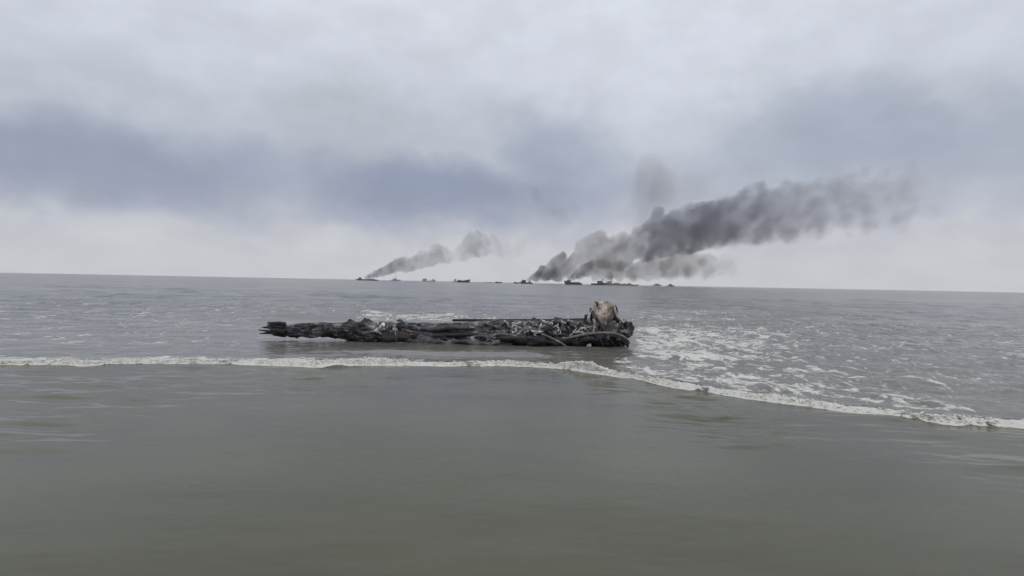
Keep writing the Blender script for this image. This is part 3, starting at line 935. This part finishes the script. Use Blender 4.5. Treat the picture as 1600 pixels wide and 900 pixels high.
# pale ship with a mast
b, Ln, bm_ = boat('fishing_boat', 'pale grey boat with a tall mast under the thin plume', 'boat', 611, 626, D1 + 250, 1.8, 2.8, P_grey, 1, -0.1, G)
house(b, Ln, -0.30, 0.10, 1.8, 4.6, bm_, P_grey)
bar('mast', (-0.05 * Ln, 0, 4.6), (-0.05 * Ln, 0, 13.0), 0.25, P_grey, b)
bar('stay', (-0.05 * Ln, 0, 11), (0.42 * Ln, 0, 3.0), 0.10, P_grey, b)
bar('stay', (-0.05 * Ln, 0, 11), (-0.40 * Ln, 0, 3.0), 0.10, P_grey, b)
# low vessel with brown deckhouse and raised bow
b, Ln, bm_ = boat('cargo_boat', 'long low faded vessel with brown deckhouse at one end', 'boat', 659, 681, D1 + 300, 1.2, 3.6, P_grey, 1, 0.06, G)
house(b, Ln, -0.44, -0.14, 1.2, 5.6, bm_, P_lbrown)
bar('mast', (-0.22 * Ln, 0, 5.6), (-0.22 * Ln, 0, 9.5), 0.2, P_lbrown, b)
part('forecastle', box_geo(0.24 * Ln, 0.38 * Ln, -bm_ * .2, bm_ * .2, 2.0, 5.4, .2), P_grey, b)
bar('mast', (0.30 * Ln, 0, 5.4), (0.30 * Ln, 0, 8.0), 0.2, P_grey, b)
# mauve one just left of the dark barge
b, Ln, bm_ = boat('fishing_boat', 'small faded mauve boat just left of the dark high bowed boat', 'boat', 706, 715, D1 + 150, 1.6, 2.4, P_mauve, 1, 0.1, G)
house(b, Ln, -0.12, 0.30, 1.6, 5.6, bm_, P_mauve)
# dark boat with high bow
b, Ln, bm_ = boat('fishing_boat', 'dark boat with high raised bow alone on the open horizon', 'boat', 714.5, 735, D1 - 150, 2.6, 4.9, P_black, 1, -0.06, G)
part('gunwale', box_geo(-0.46 * Ln, -0.16 * Ln, -bm_ * .36, bm_ * .36, 2.5, 3.4, .15), P_black, b)
bar('mast', (-0.3 * Ln, 0, 3.4), (-0.3 * Ln, 0, 4.6), 0.15, P_black, b)
# flat skiffs
for (x0, x1, lab, mt, hs, hb, hh) in (
        (759, 769, 'flat grey skiff low on the water right of the high bowed boat', P_dark, 0.7, 1.3, 0),
        (773.5, 784, 'small dark skiff with upturned pale bow in mid horizon', P_dark, 1.0, 2.6, 1),
        (802.5, 812.5, 'slim dark skiff with raised bow beside the black burning boat', P_dark, 0.9, 2.6, 1)):
    b, Ln, bm_ = boat('skiff', lab, 'skiff', x0, x1, D1 - 150, hs, hb, mt, 1, 0.12, G)
    part('outboard_motor', box_geo(-0.56 * Ln, -0.49 * Ln, -.3, .3, 0.2, 1.6, .08), P_black, b)
    if hh: part('deckhouse', box_geo(-0.40 * Ln, -0.08 * Ln, -bm_ * .3, bm_ * .3, 0.8, 2.4, .2), P_black, b)
# black burning boat
b, Ln, bm_ = boat('burning_boat', 'squat black burning boat at the foot of the heavy plume', 'boat', 812.5, 832, D1 - 200, 1.9, 2.9, P_black, -1, 0.05, G)
house(b, Ln, 0.04, 0.36, 1.8, 5.0, bm_, P_black)
part('deckhouse', box_geo(-0.36 * Ln, -0.20 * Ln, -bm_ * .3, bm_ * .3, 1.8, 3.4, .2), P_black, b)
bar('mast', (-0.28 * Ln, 0, 3.4), (-0.28 * Ln, 0, 6.5), 0.2, P_brown, b)
# dark boat with brownish bow inside the smoke
b, Ln, bm_ = boat('burning_boat', 'long dark burning boat with pointed rusty bow beneath the heavy smoke', 'boat', 881, 909, D1 - 200, 2.4, 5.6, P_black, -1, 0.0, G)
part('forecastle', box_geo(0.10 * Ln, 0.36 * Ln, -bm_ * .25, bm_ * .25, 2.4, 6.6, .8), P_brown, b)
part('deckhouse', box_geo(-0.40 * Ln, 0.08 * Ln, -bm_ * .3, bm_ * .3, 2.3, 3.6, .2), P_black, b)
bar('mast', (0.22 * Ln, 0, 6.6), (0.22 * Ln, 0, 9.4), 0.25, P_brown, b)
# trawler with derrick
b, Ln, bm_ = boat('trawler', 'dark trawler with peaked derrick over its deck in the smoke', 'trawler', 924, 950, D1 - 60, 2.6, 4.4, P_black, 1, 0.12, G)
house(b, Ln, -0.14, 0.16, 2.6, 6.6, bm_, P_brown)
bar('mast', (0.20 * Ln, 0, 2.0), (0.20 * Ln, 0, 10.5), 0.38, P_black, b)
bar('boom', (0.20 * Ln, 0, 10.0), (-0.05 * Ln, 0, 4.5), 0.3, P_brown, b)
bar('boom', (0.20 * Ln, 0, 10.0), (0.48 * Ln, 0, 4.2), 0.3, P_brown, b)
# grey trawler with stout mast
b, Ln, bm_ = boat('trawler', 'grey brown trawler with a single stout dark mast in the smoke', 'trawler', 946, 966, D1 - 60, 2.8, 4.6, P_lbrown, 1, -0.1, G)
house(b, Ln, -0.34, -0.06, 2.8, 6.2, bm_, P_lbrown)
bar('mast', (-0.02 * Ln, 0, 2.0), (-0.02 * Ln, 0, 9.8), 0.5, P_dark, b)
bar('boom', (-0.02 * Ln, 0, 7.5), (0.30 * Ln, 0, 3.8), 0.25, P_dark, b)
# low barge
b, Ln, bm_ = boat('barge', 'long flat grey barge lying low right of the trawlers', 'barge', 961, 999, D1 - 60, 1.4, 2.0, P_lbrown, 1, 0.04, G)
part('cargo_deck', box_geo(-0.44 * Ln, 0.20 * Ln, -bm_ * .4, bm_ * .4, 1.3, 2.6, .25), P_lbrown, b)
for fx, hh in ((-.36, 3.6), (-.12, 3.2), (.08, 3.9)): part('cargo_crate', box_geo((fx - .05) * Ln, (fx + .05) * Ln, -bm_ * .25, bm_ * .25, 2.603, hh, .15), P_brown, b)
bar('mast', (-0.30 * Ln, 0, 2.2), (-0.30 * Ln, 0, 5.2), 0.2, P_dark, b)
# pale hump and the last dark one
b, Ln, bm_ = boat('fishing_boat', 'pale rounded grey boat near the right below the heavy plume', 'boat', 1020, 1034, D1 + 100, 1.8, 2.6, P_grey, 1, 0.0, G)
house(b, Ln, -0.28, 0.22, 1.8, 4.2, bm_, P_grey)
b, Ln, bm_ = boat('fishing_boat', 'small dark boat furthest right on the horizon', 'boat', 1042, 1054, D1, 1.5, 2.4, P_dark, 1, 0.0, G)
house(b, Ln, -0.2, 0.12, 1.5, 3.8, bm_, P_dark)

# ------------------------------------------------------------------ smoke
def smoke_mat(name, curve_x, zc, rr, dens, dens_scale, albedo, nscale, namp, soft, x0, x1, ycen, zmax, rmax, step=1.0, uu=None):
    m, nt, out = newmat(name)
    N = NT(nt)
    geo = N.n('ShaderNodeNewGeometry')
    sp = N.n('ShaderNodeSeparateXYZ'); nt.links.new(geo.outputs['Position'], sp.inputs[0])
    t = N.range(sp.outputs[0], x0, x1, 0.0, 1.0, smooth=False)
    def fcurve(vals, vmax):
        nd = N.n('ShaderNodeFloatCurve')
        cm = nd.mapping; cu = cm.curves[0]
        xs = np.linspace(0, 1, len(vals))
        pts = cu.points
        while len(pts) < len(vals): pts.new(0.5, 0.5)
        for p, a_, v_ in zip(pts, xs, vals):
            p.location = (float(a_), float(min(1, max(0, v_ / vmax))))
        cm.use_clip = True
        cm.update()
        nd.inputs['Factor'].default_value = 1.0
        nt.links.new(t, nd.inputs['Value'])
        return N.math('MULTIPLY', nd.outputs[0], vmax)
    Zc, Rr, De = fcurve(zc, zmax), fcurve(rr, rmax), fcurve(dens, 1.0)
    dz = N.math('SUBTRACT', sp.outputs[2], Zc)
    dy = N.math('SUBTRACT', sp.outputs[1], ycen)
    d = N.math('DIVIDE', N.math('SQRT', N.math('ADD', N.math('MULTIPLY', dz, dz), N.math('MULTIPLY', dy, dy))), Rr)
    U = fcurve(uu, float(uu[-1]) * 1.01 + 1e-3)
    cv = N.n('ShaderNodeCombineXYZ')
    nt.links.new(U, cv.inputs[0]); nt.links.new(N.math('DIVIDE', dy, Rr), cv.inputs[1]); nt.links.new(N.math('DIVIDE', dz, Rr), cv.inputs[2])
    wz = N.noise(cv.outputs[0], 2.2, 3.0, 0.55)
    wv = N.n('ShaderNodeVectorMath', operation='SCALE'); wv.inputs['Scale'].default_value = 0.45
    nt.links.new(wz.outputs['Color'], wv.inputs[0])
    vo = N.n('ShaderNodeTexVoronoi', feature='SMOOTH_F1')
    nt.links.new(N.vmath('ADD', cv.outputs[0], wv.outputs[0]), vo.inputs['Vector'])
    vo.inputs['Scale'].default_value = nscale
    vo.inputs['Detail'].default_value = 1.0
    vo.inputs['Smoothness'].default_value = 0.35
    v = N.math('ADD', N.math('SUBTRACT', 1.0, d), N.math('MULTIPLY', N.math('SUBTRACT', 0.52, vo.outputs['Distance']), namp))
    v = N.math('ADD', v, N.math('MULTIPLY', N.math('SUBTRACT', wz.outputs[0], 0.5), 0.8))
    dn = N.range(v, 0.0, soft)
    dn = N.math('MULTIPLY', dn, N.range(vo.outputs['Distance'], 0.25, 0.85, 1.35, 0.40))
    dens_out = N.math('MULTIPLY', N.math('MULTIPLY', dn, De), dens_scale)
    pv = N.n('ShaderNodeVolumePrincipled')
    cr = N.n('ShaderNodeValToRGB')
    e = cr.color_ramp.elements
    while len(e) < len(albedo): e.new(0.5)
    for el_, (p_, c_) in zip(e, albedo):
        el_.position = min(1, max(0, (p_ - x0) / (x1 - x0))); el_.color = (*c_, 1)
    nt.links.new(t, cr.inputs[0]); nt.links.new(cr.outputs[0], pv.inputs['Color'])
    nt.links.new(dens_out, pv.inputs['Density'])
    nt.links.new(pv.outputs[0], out.inputs['Volume'])
    try: m.cycles.volume_step_rate = step
    except Exception: pass
    return m


def plume(name, label, puffs, dens, dens_scale, albedo, D, voxel, grow=1.1, field=((0, 1.3),), nscale=1.3, namp=1.0, soft=0.35, lumps=0.28, seed=0, step=1.0, cat='smoke', kind=None):
    bm = bmesh.new()
    W = []
    for (px, py, r) in puffs:
        c = at(px, py, D)
        rad = r / FPX * D
        W.append((c.x, c.z, rad))
        yo = random.uniform(-0.35, 0.35) * rad
        bmesh.ops.create_icosphere(bm, subdivisions=3, radius=rad * grow, matrix=Matrix.Translation((c.x, D + yo, c.z)))
    me = bpy.data.meshes.new(name); bm.to_mesh(me); bm.free()
    tmp = bpy.data.objects.new('tmp', me); COL.objects.link(tmp)
    md = tmp.modifiers.new('r', 'REMESH'); md.mode = 'VOXEL'; md.voxel_size = voxel
    dg = bpy.context.evaluated_depsgraph_get()
    me2 = bpy.data.meshes.new_from_object(tmp.evaluated_get(dg))
    bpy.data.objects.remove(tmp); bpy.data.meshes.remove(me)
    nv = len(me2.vertices)
    co = np.empty(nv * 3, np.float32); me2.vertices.foreach_get('co', co); co = co.reshape(-1, 3).astype(float)
    no = np.empty(nv * 3, np.float32); me2.vertices.foreach_get('normal', no); no = no.reshape(-1, 3).astype(float)
    W = np.array(W)
    # local radius drives the size of the billows
    xs = np.linspace(W[:, 0].min() - W[np.argmin(W[:, 0]), 2], (W[:, 0] + W[:, 2]).max(), 36)
    tp, bt = [], []
    for x in xs:
        h = W[:, 2] ** 2 - (W[:, 0] - x) ** 2
        k = h > 0
        if not k.any():
            j = np.argmin(np.abs(W[:, 0] - x)); tp.append(W[j, 1] + W[j, 2] * .5); bt.append(W[j, 1] - W[j, 2] * .5)
        else:
            hh = np.sqrt(h[k]); tp.append((W[k, 1] + hh).max()); bt.append((W[k, 1] - hh).min())
    tp, bt = np.array(tp), np.array(bt)
    ker = np.ones(3) / 3
    sm = lambda a_: np.convolve(np.pad(a_, 1, mode='edge'), ker, mode='valid')
    tp, bt = sm(tp), sm(bt)
    zc, rr = (tp + bt) / 2, np.maximum((tp - bt) / 2, 1.0)
    lr = np.interp(co[:, 0], xs, rr)
    lr = np.clip(lr, voxel * 2, 40)
    fld = np.interp(xs, [at(p, 440, D).x for p, _ in field], [v_ for _, v_ in field])
    uf = np.concatenate([[0], np.cumsum(np.diff(xs) / np.maximum(0.5 * ((rr * fld)[1:] + (rr * fld)[:-1]), 1.0))])
    uu = np.concatenate([[0], np.cumsum(np.diff(xs) / np.maximum(0.5 * (rr[1:] + rr[:-1]), 1.0))])
    ux = np.interp(co[:, 0], xs, uu); zx = np.interp(co[:, 0], xs, zc)
    q1, q2 = (co[:, 1] - D) / lr, (co[:, 2] - zx) / lr
    nz = 1.6 * np.abs(fbm(ux * 1.5, q1 * 1.5, q2 * 1.5, 2, 600 + seed)) + 0.9 * np.abs(fbm(ux * 3.8, q1 * 3.8, q2 * 3.8, 2, 640 + seed)) - 0.45
    co = co + no * (nz * lr * lumps)[:, None]
    co[:, 2] = np.maximum(co[:, 2], 0.35)
    org = np.array(at(min(p[0] for p in puffs), puffs[0][1], D)); org[2] = 0.4
    me2.vertices.foreach_set('co', (co - org).astype(np.float32).ravel())
    me2.update()
    tmp = bpy.data.objects.new('tmp', me2); COL.objects.link(tmp)
    md = tmp.modifiers.new('r', 'REMESH'); md.mode = 'VOXEL'; md.voxel_size = voxel; md.adaptivity = 0.0
    dg = bpy.context.evaluated_depsgraph_get()
    me3 = bpy.data.meshes.new_from_object(tmp.evaluated_get(dg))
    bpy.data.objects.remove(tmp); bpy.data.meshes.remove(me2)
    me2 = me3
    # only the outer skin: drop closed pockets left inside
    bm = bmesh.new(); bm.from_mesh(me2)
    seen, keep_ = set(), None
    for v0 in bm.verts:
        if v0.index in seen: continue
        st, comp = [v0], []
        seen.add(v0.index)
        while st:
            q_ = st.pop(); comp.append(q_)
            for e_ in q_.link_edges:
                o_ = e_.other_vert(q_)
                if o_.index not in seen: seen.add(o_.index); st.append(o_)
        if keep_ is None or len(comp) > len(keep_): keep_ = comp
    ks = set(v.index for v in keep_)
    bmesh.ops.delete(bm, geom=[v for v in bm.verts if v.index not in ks], context='VERTS')
    bm.to_mesh(me2); bm.free()
    me2.name = name
    dn_px = np.array([at(p, 440, D).x for p, _ in dens]); dn_v = np.array([v for _, v in dens])
    dv = np.interp(xs, dn_px, dn_v)
    albedo = [(at(p, 440, D).x, c_) for p, c_ in albedo]
    m = smoke_mat(name, xs, zc, rr * fld, dv, dens_scale, albedo, nscale, namp, soft, float(xs[0]), float(xs[-1]), D, float(zc.max() * 1.01), float((rr * fld).max() * 1.01), step, uf)
    me2.materials.clear(); me2.materials.append(m)
    o = bpy.data.objects.new(name, me2); COL.objects.link(o)
    o.location = org
    tag(o, label, cat, None, kind)
    return o


left = [(571, 435, 2.6), (574, 433, 3.6), (580, 431, 4.4), (588, 428, 6), (597, 425, 7), (606, 422, 8), (615, 418, 9), (623, 413, 10), (630, 411, 10), (634, 418, 9), (645, 413, 11), (655, 409, 12), (661, 403, 11), (672, 405, 13), (683, 393, 12), (690, 398, 13), (700, 402, 11), (713, 399, 11), (725, 395, 14), (735, 381, 15), (743, 373, 14), (752, 388, 14), (766, 376, 13), (776, 387, 14), (788, 396, 13), (802, 392, 15), (818, 384, 16), (834, 372, 17)]
plume('smoke_plume', 'thin grey smoke plume drifting from the far left burning boat', left,
      [(571, 1.0), (600, .70), (625, .42), (655, .24), (690, .20), (712, .06), (733, .19), (752, .15), (768, .07), (790, .045), (825, .025), (850, .0)],
      0.24, [(571, (.34, .34, .39)), (610, (.44, .44, .49)), (650, (.56, .55, .58)), (715, (.62, .60, .60)), (740, (.52, .51, .55)), (800, (.6, .59, .6))],
      D1, 1.4, 1.06, ((571, 3.0), (640, 2.4), (700, 1.6), (740, 1.6), (810, 1.2)), 1.7, 0.55, 0.3, 0.24, seed=1)

right = [(826, 437, 3.5), (833, 433, 5), (841, 430, 7), (838, 436, 5), (848, 421, 7), (853, 431, 9), (861, 424, 9), (865, 413, 8), (872, 405, 8), (878, 401, 7), (870, 428, 12), (880, 416, 11), (889, 421, 13), (898, 410, 12), (907, 404, 14), (908, 386, 10), (918, 379, 11), (927, 374, 8), (926, 396, 17), (938, 372, 10), (946, 380, 12), (946, 402, 19), (962, 382, 15), (972, 402, 18), (978, 377, 13), (992, 386, 20), (1002, 370, 18), (1010, 390, 19), (1018, 356, 15), (1026, 340, 12), (1032, 350, 13), (1038, 374, 27), (1054, 360, 27), (1074, 368, 30), (1078, 345, 20), (1102, 356, 36), (1142, 346, 42), (1187, 338, 46), (1237, 330, 50), (1290, 322, 54), (1350, 315, 56), (1415, 306, 58), (1480, 300, 54)]
plume('smoke_plume', 'heavy billowing dark smoke plume streaming right from the black burning boat', right,
      [(827, 1.0), (850, .85), (880, .50), (900, .28), (950, .20), (990, .24), (1030, .30), (1080, .28), (1140, .17), (1220, .09), (1300, .055), (1400, .03), (1500, .0)],
      0.28, [(827, (.22, .22, .25)), (865, (.28, .28, .31)), (890, (.44, .42, .42)), (960, (.46, .44, .45)), (1000, (.36, .35, .40)), (1050, (.32, .32, .38)), (1290, (.46, .46, .50))],
      D1 - 150, 1.7, 1.04, ((827, 3.0), (900, 2.7), (1000, 2.3), (1100, 1.6), (1300, 1.1), (1500, 1.0)), 1.8, 0.55, 0.3, 0.24, seed=2)

low = [(1018, 409, 12), (1036, 410, 13), (1056, 408, 15), (1080, 406, 18), (930, 434, 6), (948, 433, 8), (968, 434, 7), (990, 432, 8), (1012, 433, 7), (889, 437, 3.5), (896, 433, 5.5), (905, 428, 8), (915, 422, 10), (926, 419, 11), (938, 419, 12), (952, 422, 12), (968, 421, 13), (985, 422, 13), (1004, 421, 14), (1025, 421, 15), (1048, 420, 17), (1075, 419, 18), (1105, 417, 20), (1140, 414, 20)]
plume('smoke_plume', 'low thin brownish smoke spreading under the heavy plume from the long burning boat', low,
      [(887, 1.0), (900, .85), (915, .60), (935, .50), (960, .42), (1000, .30), (1050, .26), (1160, .0)],
      0.24, [(887, (.30, .27, .28)), (910, (.38, .36, .38)), (945, (.48, .455, .435)), (1050, (.60, .57, .525))],
      D1 - 130, 1.8, 1.1, ((887, 2.6), (930, 2.2), (1050, 1.8), (1160, 1.2)), 1.5, 0.6, 0.4, 0.22, seed=3)

col = [(992, 338, 18), (1012, 325, 24), (1022, 345, 24), (1030, 312, 26), (1000, 345, 20), (1004, 320, 19), (1010, 297, 22), (1013, 275, 24), (1022, 262, 18), (1032, 288, 24), (1040, 315, 24), (1055, 295, 30), (1080, 300, 34), (1110, 302, 36), (1145, 298, 38), (1185, 292, 36)]
plume('smoke_drift', 'soft grey smoke column rising above the heavy plume', col,
      [(980, .3), (1000, 1.0), (1020, 1.0), (1040, .75), (1070, .5), (1130, .22), (1210, .0)],
      0.024, [(980, (.52, .51, .54)), (1100, (.52, .51, .54))], D1 - 20, 2.6, 1.2, ((900, 1.7),), 1.0, 0.3, 1.2, 0.15, seed=4)
drift = [(815, 298, 18), (832, 306, 24), (852, 317, 25), (872, 327, 24), (894, 336, 22), (914, 344, 18), (932, 350, 12)]
plume('smoke_drift', 'faint detached smear of smoke drifting high between the two plumes', drift,
      [(795, .1), (830, 1.0), (860, .8), (895, .8), (940, .1)],
      0.013, [(805, (.46, .46, .51)), (930, (.50, .50, .55))], D1 + 60, 2.8, 1.15, ((900, 1.5),), 1.2, 0.5, 1.1, 0.15, seed=5)

# ------------------------------------------------------------------ the damp air itself
m_haze, nt, out = newmat('damp_sea_air')
N = NT(nt)
pv = N.n('ShaderNodeVolumePrincipled')
pv.inputs['Color'].default_value = (0.96, 0.965, 0.98, 1)
pv.inputs['Density'].default_value = 0.00010
nt.links.new(pv.outputs[0], out.inputs['Volume'])
hz = part('haze', box_geo(-7300, 7300, -7300, 7300, -1.5, 260.0), m_haze, None)
tag(hz, kind='stuff')

# ------------------------------------------------------------------ render settings
vs = scene.view_settings
vs.view_transform = 'Standard'
vs.look = 'None'
vs.gamma = 1.0
vs.exposure = 0.0
vs.use_curve_mapping = False
scene.render.engine = 'CYCLES'
cy = scene.cycles
cy.max_bounces = 6
cy.diffuse_bounces = 2
cy.glossy_bounces = 2
cy.volume_bounces = 2
cy.transparent_max_bounces = 16
cy.volume_max_steps = 256
cy.use_denoising = True
